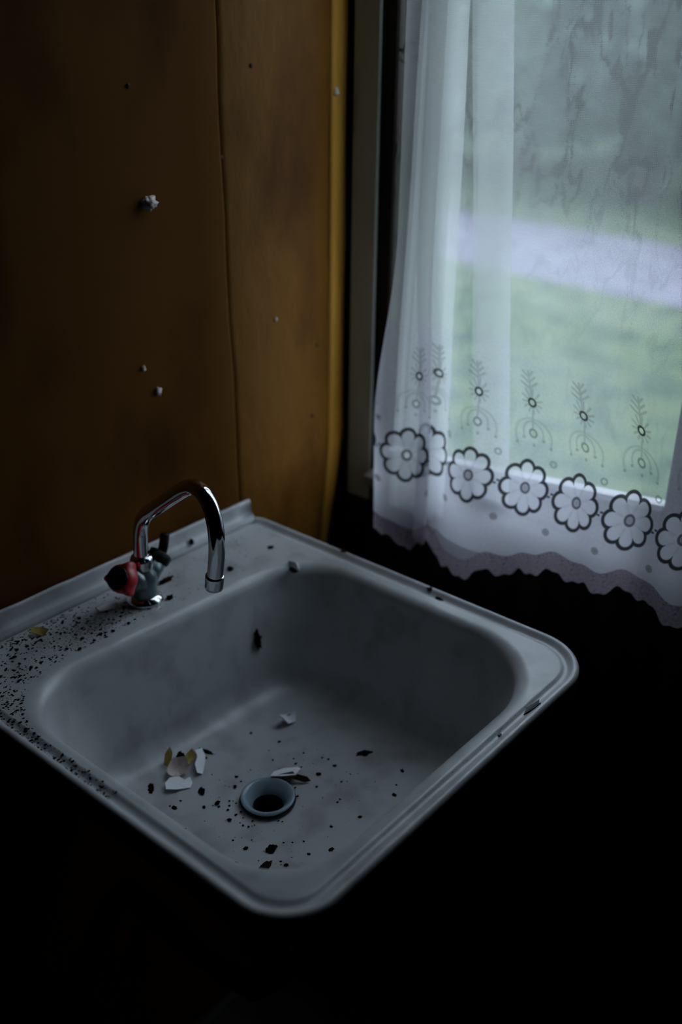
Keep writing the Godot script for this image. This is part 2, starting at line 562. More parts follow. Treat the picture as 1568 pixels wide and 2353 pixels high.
# --------------------------------------------------------------------- sink ----
# a rounded rectangle ring; radii per corner: back-right, front-right, front-left, back-left
func rrect(x0: float, x1: float, z0: float, z1: float, r: Array, y: float, back_slant := 0.0) -> PackedVector3Array:
	var ring := PackedVector3Array()
	var cs := [[x1, z0, -1, 1], [x1, z1, -1, -1], [x0, z1, 1, -1], [x0, z0, 1, 1]]
	var a0 := [-PI / 2, 0.0, PI / 2, PI]
	var arc := 14
	var side := 14
	for k in 4:
		var rr: float = r[k]
		var c := Vector2(cs[k][0] + cs[k][2] * rr, cs[k][1] + cs[k][3] * rr)
		for i in arc + 1:
			var t: float = a0[k] + PI / 2 * i / arc
			ring.append(Vector3(c.x + cos(t) * rr, y, c.y + sin(t) * rr))
		var n := (k + 1) % 4
		var rn: float = r[n]
		var e := Vector2(cs[n][0] + cs[n][2] * rn + cos(a0[n]) * rn, cs[n][1] + cs[n][3] * rn + sin(a0[n]) * rn)
		var s := Vector2(ring[-1].x, ring[-1].z)
		for i in range(1, side):
			var q := s.lerp(e, float(i) / side)
			ring.append(Vector3(q.x, y, q.y))
	if back_slant != 0.0:
		for i in ring.size():
			var f := clampf((z1 - ring[i].z) / (z1 - z0), 0.0, 1.0)
			ring[i].z += back_slant * f * clampf((ring[i].x - x0) / (x1 - x0), 0.0, 1.0)
	return ring


func outer(i: float, y: float) -> PackedVector3Array:
	var r := []
	for q in [0.030, 0.064, 0.052, 0.052]: r.append(maxf(q - i, 0.006))
	return rrect(-SINK_W + i, -i, i, SINK_D - i, r, y)


func bowl(dx0: float, dx1: float, dz0: float, dz1: float, dr: float, y: float) -> PackedVector3Array:
	return rrect(-0.445 + dx0, -0.030 - dx1, 0.094 + dz0, 0.479 - dz1, [0.080 - dr, 0.105 - dr, 0.078 - dr, 0.085 - dr], y, 0.018)


func build_sink() -> void:
	var s := thing("kitchen_sink", "worn white enamel sink with a deep square bowl fixed to the ochre wall", "sink", Vector3(0, SY, 0))
	var rings := []
	rings.append(outer(0.006, -0.030))
	rings.append(outer(0.0035, -0.032))
	rings.append(outer(0.0015, -0.030))
	rings.append(outer(0.0012, -0.016))
	rings.append(outer(0.0003, -0.006))
	rings.append(outer(0.0004, -0.0035))
	rings.append(outer(0.0016, -0.0012))
	rings.append(outer(0.0036, 0.0))
	rings.append(outer(0.0062, -0.0003))
	rings.append(outer(0.0085, -0.0020))
	rings.append(outer(0.0108, -0.0044))
	rings.append(outer(0.0135, -0.0052))
	rings.append(outer(0.0160, -0.0046))
	rings.append(outer(0.0178, -0.0034))
	var a := outer(0.0200, -0.0028)
	rings.append(a)
	var b := bowl(0, 0, 0, 0, 0, -0.0030)
	for k in range(1, 4):
		var mid := PackedVector3Array()
		for i in a.size(): mid.append(a[i].lerp(b[i], k / 4.0))
		rings.append(mid)
	rings.append(b)
	for k in range(1, 7):   # rolled lip
		var t := PI / 2 * k / 6.0
		var r := 0.015
		rings.append(bowl(sin(t) * r, sin(t) * r * 0.8, sin(t) * r, sin(t) * r, sin(t) * 0.008, -0.003 - (1.0 - cos(t)) * r))
	for k in range(1, 7):   # walls, drawn in slightly towards the floor
		var f := k / 6.0
		rings.append(bowl(0.015 + 0.028 * f, 0.012 + 0.030 * f, 0.015 + 0.022 * f, 0.015 + 0.022 * f, 0.008 + 0.012 * f, -0.018 + (FLOOR_Y + 0.030 + 0.018) * f))
	for k in range(1, 8):   # fillet
		var t := PI / 2 * k / 7.0
		var r := 0.030
		var c := r * (1.0 - cos(t))
		rings.append(bowl(0.043 + c, 0.042 + c, 0.037 + c, 0.037 + c, 0.020 + c * 0.5, FLOOR_Y + r - sin(t) * r))
	var last: PackedVector3Array = rings[rings.size() - 1]
	var hole := PackedVector3Array()
	var dc := drain_center()
	for p in last:
		var d := Vector2(p.x - dc.x, p.z - dc.z).normalized() * 0.0235
		hole.append(Vector3(dc.x + d.x, FLOOR_Y - 0.004, dc.z + d.y))
	for k in range(1, 6):
		var f := k / 6.0
		var mid := PackedVector3Array()
		for i in last.size():
			var q := last[i].lerp(hole[i], f)
			q.y = FLOOR_Y - 0.0022 * f
			mid.append(q)
		rings.append(mid)
	rings.append(hole)
	part("basin", loft(rings), mats.enamel, s)
	# raised lip along the wall
	var lip := []
	for k in 21:
		var x := -SINK_W + 0.004 + (SINK_W - 0.016) * k / 20.0
		var j := 0.0004 * sin(k * 2.1)
		var ring := PackedVector3Array()
		for p in [[0.016, -0.004], [0.0125, 0.001], [0.0118, 0.004], [0.0102, 0.0062], [0.0078, 0.008], [0.0068, 0.012], [0.0062, 0.019], [0.0064, 0.0225], [0.0058, 0.0245], [0.0042, 0.0252], [0.0022, 0.0246], [0.0012, 0.022], [0.0012, -0.004]]:
			ring.append(Vector3(x, p[1] + (j if p[1] > 0.01 else 0.0), p[0] + 0.004))
		lip.append(ring)
	part("splash_lip", loft(lip, true, true, true), mats.enamel, s)
	# drain: flared outlet on a dark gasket
	var d := part("drain_outlet", lathe([Vector2(0.0270, -0.0010), Vector2(0.0279, 0.0004), Vector2(0.0279, 0.0016), Vector2(0.0270, 0.0024), Vector2(0.0252, 0.0024), Vector2(0.0226, 0.0008), Vector2(0.0198, -0.0022), Vector2(0.0174, -0.0064), Vector2(0.0158, -0.0112)], 48), mats.drain_enamel, s)
	part("drain_pipe", lathe([Vector2(0.0158, -0.0108), Vector2(0.0148, -0.017), Vector2(0.0143, -0.024), Vector2(0.0140, -0.034), Vector2(0.0138, -0.09), Vector2(0.0138, -0.15)], 40, Vector3.ZERO, false, true), mats.gasket, d)
	d.position = dc + Vector3(0, 0.0018, 0)
	var g := part("gasket", lathe([Vector2(0.0262, -0.001), Vector2(0.0284, 0.0), Vector2(0.0290, 0.0010), Vector2(0.0282, 0.0022), Vector2(0.0268, 0.0022)], 48), mats.gasket, s)
	g.position = dc + Vector3(0, -0.0016, 0)
	var tp := part("tail_pipe", tube([dc + Vector3(0, -0.145, 0), dc + Vector3(0, -0.26, 0), dc + Vector3(0, -0.30, -0.03), dc + Vector3(0, -0.31, -0.10), dc + Vector3(0, -0.31, -dc.z + 0.01)], [0.019, 0.019, 0.019, 0.019, 0.019], 16), mats.black_plastic, s)
	tag(tp, "dark drain pipe under the bowl")
	# overflow: a small hooked lip over a dark slot in the far back corner
	var oc := Vector3(-0.0675, -0.002, 0.1365)
	var arcp := []
	var arcr := []
	for k in 13:
		var t := lerpf(-1.0, 1.0, k / 12.0)
		arcp.append(oc + Vector3(0.003 - 0.0035 * t * t - 0.002 * t, 0.0010 - 0.0035 * maxf(t, 0.0) * t, 0.0095 * t))
		arcr.append(0.0026 - 0.0010 * absf(t))
	part("overflow_lip", tube(arcp, arcr, 10), mats.enamel, s)
	var slot := part("overflow_slot", lump(0.0058, 3, Vector3(0.5, 0.55, 1.15), 0.1), mats.gasket, s)
	slot.position = oc + Vector3(-0.0038, -0.0030, 0.0030)
	# chips and rust where the enamel has broken away
	chip_mark(s, Vector3(-0.1165, -0.0030, 0.4885), [[-0.016, -0.0015], [-0.006, -0.0042], [0.004, -0.0032], [0.015, -0.0022], [0.008, 0.0012], [0.006, 0.0042], [-0.006, 0.0030]])
	chip_mark(s, Vector3(-0.172, -0.0038, 0.4862), [[-0.002, -0.001], [0.002, -0.0012], [0.0024, 0.0006], [-0.0016, 0.001]])
	for c in [[-0.0035, 0.0, 0.1585, 0.0032], [-0.0055, -0.001, 0.2900, 0.0040], [-0.0120, -0.0045, 0.3060, 0.0036], [-0.0024, -0.0012, 0.345, 0.0016]]:
		var rs := part("rust_spot", lump(c[3], int(c[2] * 1000.0), Vector3(0.9, 0.25, 1.2), 0.5, 7), mats.brown_dirt, s)
		rs.position = Vector3(c[0], c[1], c[2])


func drain_center() -> Vector3:
	return Vector3(-0.2620, FLOOR_Y, 0.2785)


func rim_height(inset: float) -> float:
	var prof := [[0.0, -0.0035], [0.0016, -0.0012], [0.0036, 0.0], [0.0062, -0.0003], [0.0085, -0.0020], [0.0108, -0.0044], [0.0135, -0.0052], [0.0160, -0.0046], [0.0178, -0.0034], [0.0200, -0.0028], [1.0, -0.0028]]
	for k in prof.size() - 1:
		if inset < prof[k + 1][0]: return remap(inset, prof[k][0], prof[k + 1][0], prof[k][1], prof[k + 1][1])
	return -0.0028


func chip_mark(s: Node3D, at: Vector3, outline: Array) -> void:
	var low := PackedVector3Array()
	var top := PackedVector3Array()
	for p in outline:
		var yy := rim_height(SINK_D - at.z - p[1]) - at.y
		low.append(Vector3(p[0], yy - 0.0012, p[1]))
		top.append(Vector3(p[0] * 0.96, yy + 0.0011, p[1] * 0.96))
	var c := part("enamel_chip", loft([low, top], true, true, true, false), mats.bare_steel, s)
	c.position = at
	tag(c, "dark chip in the enamel")


# ------------------------------------------------------------------- faucet ----
func build_faucet() -> void:
	var base := Vector3(-0.2327, SY - 0.0025, 0.066)
	var f := thing("faucet", "old chrome mixer tap with a tall bent spout on the back of the sink", "faucet", base)
	part("base_flange", lathe([Vector2(0.0195, 0.0), Vector2(0.0200, 0.0015), Vector2(0.0192, 0.0042), Vector2(0.0160, 0.0068), Vector2(0.0150, 0.0080)], 40, Vector3.ZERO, true, true), mats.chrome, f)
	part("body", lathe([Vector2(0.0145, 0.007), Vector2(0.0138, 0.012), Vector2(0.0146, 0.020), Vector2(0.0158, 0.028), Vector2(0.0150, 0.035), Vector2(0.0115, 0.041), Vector2(0.0092, 0.045)], 36, Vector3.ZERO, true, true), mats.limed_chrome, f)
	# valve shoulders, one to each side
	var ld := Vector3(-0.80, 0.52, 0.22).normalized()
	var rd := Vector3(0.74, 0.66, 0.0).normalized()
	var hub := Vector3(0, 0.023, 0)
	part("valve_shoulder", tube([hub, hub + ld * 0.014, hub + ld * 0.026], [0.0130, 0.0120, 0.0115], 24), mats.limed_chrome, f)
	part("valve_shoulder", tube([hub, hub + rd * 0.014, hub + rd * 0.027], [0.0130, 0.0120, 0.0112], 24), mats.limed_chrome, f)
	# right bonnet: dark, its handle missing, the bare stem sticking up
	var bn := part("valve_bonnet", turned(lathe([Vector2(0.0112, 0.0), Vector2(0.0132, 0.002), Vector2(0.0132, 0.011), Vector2(0.0102, 0.0125), Vector2(0.0050, 0.0135)], 8, Vector3.ZERO, true, true), Transform3D(axis_basis(rd), hub + rd * 0.026)), mats.black_plastic, f)
	part("valve_stem", tube([hub + rd * 0.036, hub + rd * 0.040 + Vector3(0.001, 0.004, 0), hub + rd * 0.044 + Vector3(0.0015, 0.016, 0), hub + rd * 0.044 + Vector3(0.0018, 0.0175, 0)], [0.0056, 0.0054, 0.0052, 0.0042], 12), mats.black_plastic, bn)
	tag(bn, "black valve bonnet without its handle")
	# left knob: red, three lobed
	part("valve_neck", turned(lathe([Vector2(0.0095, 0.0), Vector2(0.0095, 0.008)], 20, Vector3.ZERO, true, true), Transform3D(axis_basis(ld), hub + ld * 0.024)), mats.black_plastic, f)
	var kb := axis_basis(ld)
	var rings := []
	for p in [[0.0085, 0.0, 0.0], [0.0120, 0.001, 0.3], [0.0148, 0.0045, 0.9], [0.0158, 0.009, 1.0], [0.0156, 0.0135, 1.0], [0.0148, 0.0180, 0.8], [0.0125, 0.0210, 0.4], [0.0070, 0.0222, 0.1], [0.0020, 0.0225, 0.0]]:
		var ring := PackedVector3Array()
		for i in 64:
			var t := -TAU * i / 64.0
			var lobe := pow(maxf(cos(1.5 * (t - 0.5)) * cos(1.5 * (t - 0.5)), 0.0), 7.0)
			var r: float = p[0] * (1.0 + 0.34 * lobe * p[2])
			ring.append(kb * Vector3(cos(t) * r, p[1], sin(t) * r) + hub + ld * 0.030)
		rings.append(ring)
	var kn := part("knob", loft(rings, true, true, true), mats.red_plastic, f)
	tag(kn, "red plastic three lobed tap knob")
	part("knob_cap", turned(lathe([Vector2(0.0122, -0.001), Vector2(0.0128, 0.0006), Vector2(0.0118, 0.0022), Vector2(0.0070, 0.0034), Vector2(0.0, 0.0038)], 28, Vector3.ZERO, true, false), Transform3D(kb, hub + ld * 0.0508)), mats.black_plastic, kn)
	# collar and spout, swung out over the bowl
	part("spout_collar", lathe([Vector2(0.0120, 0.040), Vector2(0.0126, 0.043), Vector2(0.0126, 0.052), Vector2(0.0112, 0.0555), Vector2(0.0088, 0.057)], 6 * 6, Vector3.ZERO, true, true), mats.chrome, f)
	var th := deg_to_rad(98.0)
	var d := Vector3(cos(th), 0, sin(th))
	var prof := [[0.0, 0.045], [0.0, 0.060], [0.001, 0.075], [0.003, 0.088], [0.009, 0.102], [0.020, 0.1140], [0.034, 0.1240], [0.060, 0.1430], [0.086, 0.1620], [0.100, 0.1710], [0.113, 0.1762], [0.126, 0.1748], [0.136, 0.1670], [0.1425, 0.1550], [0.1455, 0.141], [0.1455, 0.126], [0.1440, 0.112], [0.1415, 0.099], [0.1395, 0.090]]
	var ctrl := []
	for p in prof: ctrl.append(d * p[0] + Vector3(0, p[1], 0))
	var path := smooth_path(ctrl, 5)
	var rad := []
	for k in path.size(): rad.append(0.0080)
	part("spout", tube(path, rad, 28), mats.chrome, f)
	var e0 := d * 0.1397 + Vector3(0, 0.0915, 0)
	var ed := (d * -0.0020 + Vector3(0, -0.010, 0)).normalized()
	part("aerator", turned(lathe([Vector2(0.0082, -0.001), Vector2(0.0092, 0.0), Vector2(0.0094, 0.0015), Vector2(0.0092, 0.012), Vector2(0.0090, 0.0150), Vector2(0.0078, 0.0152), Vector2(0.0074, 0.010), Vector2(0.0, 0.010)], 28, Vector3.ZERO, true, false), Transform3D(axis_basis(ed), e0)), mats.chrome, f)


# ------------------------------------------------------------------ curtain ----
# columns of cloth: [pattern position, z and x high up, z and x at the flowers]
const FOLDS := [
	[0.42, 0.143, 0.105, 0.118, 0.104], [0.62, 0.149, 0.100, 0.138, 0.099], [1.0, 0.170, 0.098, 0.174, 0.097], [1.42, 0.193, 0.101, 0.200, 0.100],
	[1.52, 0.195, 0.105, 0.201, 0.106], [1.80, 0.166, 0.112, 0.176, 0.117], [2.00, 0.165, 0.118, 0.180, 0.124], [2.25, 0.188, 0.119, 0.206, 0.122], [2.60, 0.208, 0.112, 0.233, 0.106],
	[3.0, 0.230, 0.104, 0.264, 0.100], [3.50, 0.258, 0.101, 0.298, 0.104],
	[4.0, 0.284, 0.108, 0.333, 0.110], [5.0, 0.340, 0.108, 0.397, 0.110], [6.0, 0.408, 0.112, 0.461, 0.110], [7.0, 0.480, 0.107, 0.523, 0.106],
	[8.0, 0.552, 0.113, 0.588, 0.113], [9.0, 0.622, 0.106, 0.652, 0.108], [10.0, 0.692, 0.113, 0.716, 0.113], [11.0, 0.762, 0.107, 0.780, 0.108], [12.0, 0.830, 0.112, 0.845, 0.112], [13.0, 0.90, 0.108, 0.91, 0.108]]


func cloth_point(u: float, y: float) -> Vector3:
	var i := 0
	while i < FOLDS.size() - 2 and u > FOLDS[i + 1][0]: i += 1
	var a = FOLDS[max(i - 1, 0)]
	var b = FOLDS[i]
	var c = FOLDS[i + 1]
	var e = FOLDS[min(i + 2, FOLDS.size() - 1)]
	var t: float = clampf((u - b[0]) / (c[0] - b[0]), 0.0, 1.0)
	var v := []
	for k in range(1, 5):
		var s0: float = (c[k] - a[k]) / maxf(c[0] - a[0], 0.001) * (c[0] - b[0])
		var s1: float = (e[k] - b[k]) / maxf(e[0] - b[0], 0.001) * (c[0] - b[0])
		var lim: float = absf(c[k] - b[k]) * 1.6 + 0.002
		s0 = clampf(s0, -lim, lim)
		s1 = clampf(s1, -lim, lim)
		v.append((2 * t * t * t - 3 * t * t + 1) * b[k] + (t * t * t - 2 * t * t + t) * s0 + (-2 * t * t * t + 3 * t * t) * c[k] + (t * t * t - t * t) * s1)
	var f := smoothstep(0.36, 0.12, y)
	var fan := maxf(0.60 - y, 0.0)
	var z: float = lerpf(v[0], v[2], f)
	var x: float = lerpf(v[1], v[3], f) + 0.0035 * sin(u * 5.3 + y * 9.0) * (0.4 + 0.6 * clampf((u - 4.0), 0.0, 1.0)) + 0.003 * sin(u * 2.1 - y * 14.0) * fan
	return Vector3(x, SY + y, z)


func hem_y(u: float) -> float:
	var base := -0.020 - 0.022 * exp(-pow((u - 2.85) / 0.45, 2.0)) + 0.022 * smoothstep(3.3, 4.6, u) + 0.010 * smoothstep(4.5, 6.0, u) - 0.014 * smoothstep(6.3, 7.6, u)
	base += 0.004 * sin(u * 4.1 + 1.0) + 0.0025 * sin(u * 9.7)
	return base


func cloth_grid(ya: Callable, yb: Callable, nu: int, nv: int, tex: Callable) -> ArrayMesh:
	var rings := []
	var uvs := []
	for j in nv + 1:
		var ring := PackedVector3Array()
		var uv := []
		for i in nu + 1:
			var u: float = FOLDS[0][0] + (FOLDS[FOLDS.size() - 1][0] - FOLDS[0][0]) * i / nu
			if i < nu * 0.6:   # more columns where the folds are tight
				u = FOLDS[0][0] + 4.2 * i / (nu * 0.6)
			else:
				u = FOLDS[0][0] + 4.2 + (FOLDS[FOLDS.size() - 1][0] - FOLDS[0][0] - 4.2) * (i - nu * 0.6) / (nu * 0.4)
			var y: float = lerpf(ya.call(u), yb.call(u), float(j) / nv)
			ring.append(cloth_point(u, y))
			uv.append(tex.call(u, y))
		rings.append(ring)
		uvs.append(uv)
	return loft(rings, false, false, false, true, uvs)


func build_curtain() -> void:
	var c := thing("lace_curtain", "sheer white lace curtain with a row of outlined flowers above its hem", "curtain")
	var band_top := 0.262
	part("sheer_panel", cloth_grid(func(_u): return band_top, func(_u): return 1.32, 260, 60, func(u, y): return Vector2(u * 5.5, y * 83.0)), sheer_material(), c)
	part("lace_border", cloth_grid(func(u): return hem_y(u) + 0.022, func(_u): return band_top, 260, 50, func(u, y): return Vector2(u, 1.0 - y / 0.262)), lace_material(), c)
	part("hem", cloth_grid(func(u): return hem_y(u) - 0.005 * absf(sin(u * PI * 1.5)) - 0.002 * sin(u * 23.0), func(u): return hem_y(u) + 0.022, 420, 8, func(u, y): return Vector2(u * 1.5, 1.0 - (y - hem_y(u) + 0.008) / 0.031)), hem_material(), c)
	# a doubled fold of the same cloth hanging just behind, fanning out towards the sill
	# [z of its edges at 0.6 m above the rim, how far each drifts per metre down, foot, x]
	for fold in [[0.214, 0.2625, 0.082, 0.084, 0.062, 0.121], [0.148, 0.194, -0.036, 0.006, 0.005, 0.127], [0.160, 0.205, -0.030, 0.010, 0.012, 0.131]]:
		for layer in 2:
			var rows := []
			var uvs := []
			for j in 31:
				var y: float = lerpf(fold[4], 1.32, j / 30.0)
				var za: float = fold[0] + fold[2] * (0.6 - y)
				var zb: float = fold[1] + fold[3] * (0.6 - y)
				var row := PackedVector3Array()
				var uv := []
				for i in 11:
					var f := i / 10.0
					var bulge := sin(f * PI)
					row.append(Vector3(fold[5] + (0.003 if layer == 0 else -0.001) * bulge + 0.001 * sin(y * 20.0 + f * 5.0), SY + y, lerpf(za + 0.006 * layer * (1.0 - f), zb, f)))
					uv.append(Vector2(f * 4.0, y * 83.0))
				rows.append(row)
				uvs.append(uv)
			part("back_fold", loft(rows, false, false, false, true, uvs), mats.sheer_cloth, c)
	var rod := thing("curtain_rod", "thin curtain rod above the window carrying the lace curtain", "curtain rod", Vector3(0.109, SY + 1.328, 0))
	part("rod", tube([Vector3(0, 0, 0.03), Vector3(0, 0, 0.5), Vector3(0, 0, 0.98)], [0.008, 0.008, 0.008], 14), mats.bare_steel, rod)
	for z in [0.06, 0.95]:
		part("bracket", tube([Vector3(0, 0, z), Vector3(0.05, 0, z), Vector3(WX - 0.109, -0.01, z)], [0.006, 0.005, 0.012], 10), mats.bare_steel, rod)


func cloth_mat(called: String, im: Image) -> StandardMaterial3D:
	var m := mat(called, Color(1, 1, 1), 0.9, 0.0, 0.15)
	m.albedo_texture = ImageTexture.create_from_image(im)
	m.transparency = BaseMaterial3D.TRANSPARENCY_ALPHA
	m.backlight_enabled = true
	m.backlight = Color(1, 1, 1)
	m.cull_mode = BaseMaterial3D.CULL_DISABLED
	return m


func sheer_material() -> StandardMaterial3D:
	var im := Image.create(64, 64, false, Image.FORMAT_RGBA8)
	for y in 64:
		for x in 64:
			var wx := 0.5 + 0.5 * cos(x / 64.0 * TAU * 8.0)
			var wy := 0.5 + 0.5 * cos(y / 64.0 * TAU * 8.0)
			var a := 0.30 + 0.14 * maxf(wx * wx, wy * wy)
			im.set_pixel(x, y, Color(0.86, 0.87, 0.865, a))
	return cloth_mat("sheer_cloth", im)


func lace_material() -> StandardMaterial3D:
	var w := 256
	var h := 1024
	var im := Image.create(w, h, false, Image.FORMAT_RGBA8)
	var pw := 0.066
	var ph := 0.262
	var lobes := []
	for k in 8:
		var t := TAU * k / 8.0 + 0.12
		lobes.append(Vector2(cos(t) * 0.0195, sin(t) * 0.0195))
	var weave := FastNoiseLite.new()
	weave.seed = 31
	weave.frequency = 0.05
	# ferns round the upper eyelet: short strokes
	var strokes := []
	var r := RandomNumberGenerator.new()
	r.seed = 12
	for k in 11:
		var t := TAU * k / 11.0 + 0.2
		var up := maxf(sin(t), 0.0)
		strokes.append([Vector2(cos(t), sin(t)) * 0.0055, Vector2(cos(t), sin(t)) * (0.0115 + 0.004 * up), 0.00065])
	strokes.append([Vector2(0, 0.006), Vector2(0.002, 0.034), 0.0007])
	for k in 3:
		var b := Vector2(0.0005 * k, 0.016 + 0.006 * k)
		strokes.append([b, b + Vector2(0.010 - 0.002 * k, 0.006), 0.0008])
		strokes.append([b, b + Vector2(-0.010 + 0.002 * k, 0.006), 0.0008])
	strokes.append([Vector2(0, -0.005), Vector2(-0.004, -0.030), 0.0006])
	var fc := Vector2(0.0, 0.0975)       # flower centre in the repeat
	var ea := Vector2(0.0135, 0.2010)    # upper eyelet
	var eb := Vector2(0.0095, 0.1660)    # lower eyelet
	for py in h:
		var y := ph * (1.0 - (py + 0.5) / h)
		for px in w:
			var x := pw * (px + 0.5) / w
			x -= pw * roundf(x / pw)     # -pw/2 .. pw/2 round the flower
			var dense := 0.0             # embroidery thread
			var a := 0.38
			# embroidered band is a closer weave, fading up into the net
			a = lerpf(0.66, a, smoothstep(0.045, 0.150, y))
			a += 0.05 * weave.get_noise_2d(px, py)
			# flower
			var p := Vector2(x, (y - fc.y) / 1.22) - Vector2(0.0, 0.0)
			p.x -= (y - fc.y) * 0.14
			if p.length() < 0.036:
				var sd := 1.0
				for l in lobes: sd = minf(sd, p.distance_to(l) - 0.0090)
				sd = minf(sd, p.length() - 0.0200)
				dense = maxf(dense, smoothstep(0.0025, 0.0012, absf(sd)))
				if sd < 0.0: a = 0.66
				var cr := absf(p.length() - 0.0050)
				dense = maxf(dense, 0.75 * smoothstep(0.0022, 0.0008, cr))
				if p.length() < 0.0030: a = 0.30
				var ang := fposmod(atan2(p.y, p.x) - 0.12, TAU / 8.0) - TAU / 16.0
				if p.length() > 0.008 and p.length() < 0.017: dense = maxf(dense, 0.10 * smoothstep(0.2, 0.02, absf(ang)))
			# link between neighbouring flowers
			var lx := absf(absf(x) - pw * 0.5)
			if lx < 0.004: dense = maxf(dense, 0.9 * smoothstep(0.0018, 0.0008, absf(y - fc.y + 0.002 * signf(x))) * smoothstep(0.0045, 0.003, lx))
			# sprays: upper eyelet with fern
			for sgn in [-1.0, 0.0, 1.0]:
				var q: Vector2 = Vector2(x + sgn * pw, y) - ea
				if q.length() < 0.042:
					var cr := absf(q.length() - 0.0042)
					dense = maxf(dense, 0.95 * smoothstep(0.0019, 0.0008, cr))
					if q.length() < 0.0026: a = 0.16
					for s in strokes:
						var dd := Geometry2D.get_closest_point_to_segment(q, s[0], s[1]).distance_to(q)
						dense = maxf(dense, 0.34 * smoothstep(s[2] + 0.0012, s[2], dd))
				q = Vector2(x + sgn * pw, y) - eb
				if q.length() < 0.036:
					var cr := absf(q.length() - 0.0044)
					dense = maxf(dense, 0.55 * smoothstep(0.0019, 0.0008, cr))
					if q.length() < 0.0026: a = 0.16
					if q.y > -0.012:     # arching tendrils
						var ar := absf(Vector2(q.x, q.y * 0.95).length() - 0.0125)
						if q.y > -0.004: dense = maxf(dense, 0.28 * smoothstep(0.0018, 0.0006, ar))
						ar = absf(Vector2(q.x * 0.92, q.y + 0.004).length() - 0.0205)
						dense = maxf(dense, 0.24 * smoothstep(0.0020, 0.0006, ar))
					for s in [Vector2(0.0125, -0.0065), Vector2(-0.0125, -0.0065), Vector2(0.021, -0.014), Vector2(-0.021, -0.014), Vector2(0, -0.0135)]:
						dense = maxf(dense, 0.42 * smoothstep(0.0028, 0.0012, q.distance_to(s)))
			# little eyelets between the flowers
			for e in [Vector2(0.033, 0.135), Vector2(0.033, 0.052)]:
				var q: Vector2 = Vector2(absf(x), y) - e
				var cr := absf(q.length() - 0.0034)
				dense = maxf(dense, 0.45 * smoothstep(0.0017, 0.0007, cr))
				if q.length() < 0.0020: a = 0.18
			var al := lerpf(clampf(a, 0.0, 1.0), 0.97, dense)
			var k := 1.0 - 0.76 * dense  # thread coloured darker in place of backlight blocked by thick stitches
			im.set_pixel(px, py, Color(0.86 * k, 0.85 * k, 0.885 * k, al))
	return cloth_mat("lace_cloth", im)


func hem_material() -> StandardMaterial3D:
	var im := Image.create(128, 256, false, Image.FORMAT_RGBA8)
	var n := FastNoiseLite.new()
	n.seed = 77
	n.frequency = 0.06
	for y in 256:
		for x in 128:
			var low := y / 256.0      # 0 at the top of the hem
			var a := 0.52 + 0.24 * low + 0.35 * n.get_noise_2d(x, y)
			im.set_pixel(x, y, Color(0.66, 0.61, 0.65, clampf(a, 0.4, 0.97)))
	return cloth_mat("hem_cloth", im)


# ------------------------------------------------------------------- debris ----
func flake_mesh(outline: Array, bend: float, bend_dir: float, thick: float, top: Material, under: Material, wobble := 0.0006, dish := 0.0) -> ArrayMesh:
	var rings := []
	var n := outline.size()
	for f in [1.0, 0.66, 0.33, 0.05]:
		var ring := PackedVector3Array()
		for i in n:
			var p: Vector2 = Vector2(outline[i][0], outline[i][1]) * f
			var q: Vector2 = p.rotated(-bend_dir)
			ring.append(Vector3(p.x, bend * q.x * q.x + dish * p.length_squared() + wobble * sin(i * 2.7) * f, p.y))
		rings.append(ring)
	var m := ArrayMesh.new()
	for side in 2:
		var rr := []
		for ring in rings:
			var c := PackedVector3Array()
			for p in ring: c.append(p + Vector3(0, thick if side == 0 else 0.0, 0))
			rr.append(c)
		if side == 0:
			var edge := PackedVector3Array()
			for p in rings[0]: edge.append(p)
			rr.insert(0, edge)
		else:
			rr.reverse()
		var sm := loft(rr, true, side == 1, side == 0, false)
		m.add_surface_from_arrays(Mesh.PRIMITIVE_TRIANGLES, sm.surface_get_arrays(0))
		m.surface_set_material(side, top if side == 0 else under)
	return m


func flake(label: String, at: Vector3, normal: Vector3, along: Vector3, outline: Array, bend: float, bd: float, top: Material, under: Material, dish := 0.0) -> void:
	var o := part("paint_flake", flake_mesh(outline, bend, bd, 0.0006, top, under, 0.0005, dish), null)
	o.position = Vector3(at.x, SY + at.y, at.z)
	var y := normal.normalized()
	var x := y.cross(along).normalized()
	o.basis = Basis(x, y, x.cross(y))
	tag(o, label, "paint flake", "flakes of old paint fallen in the sink")


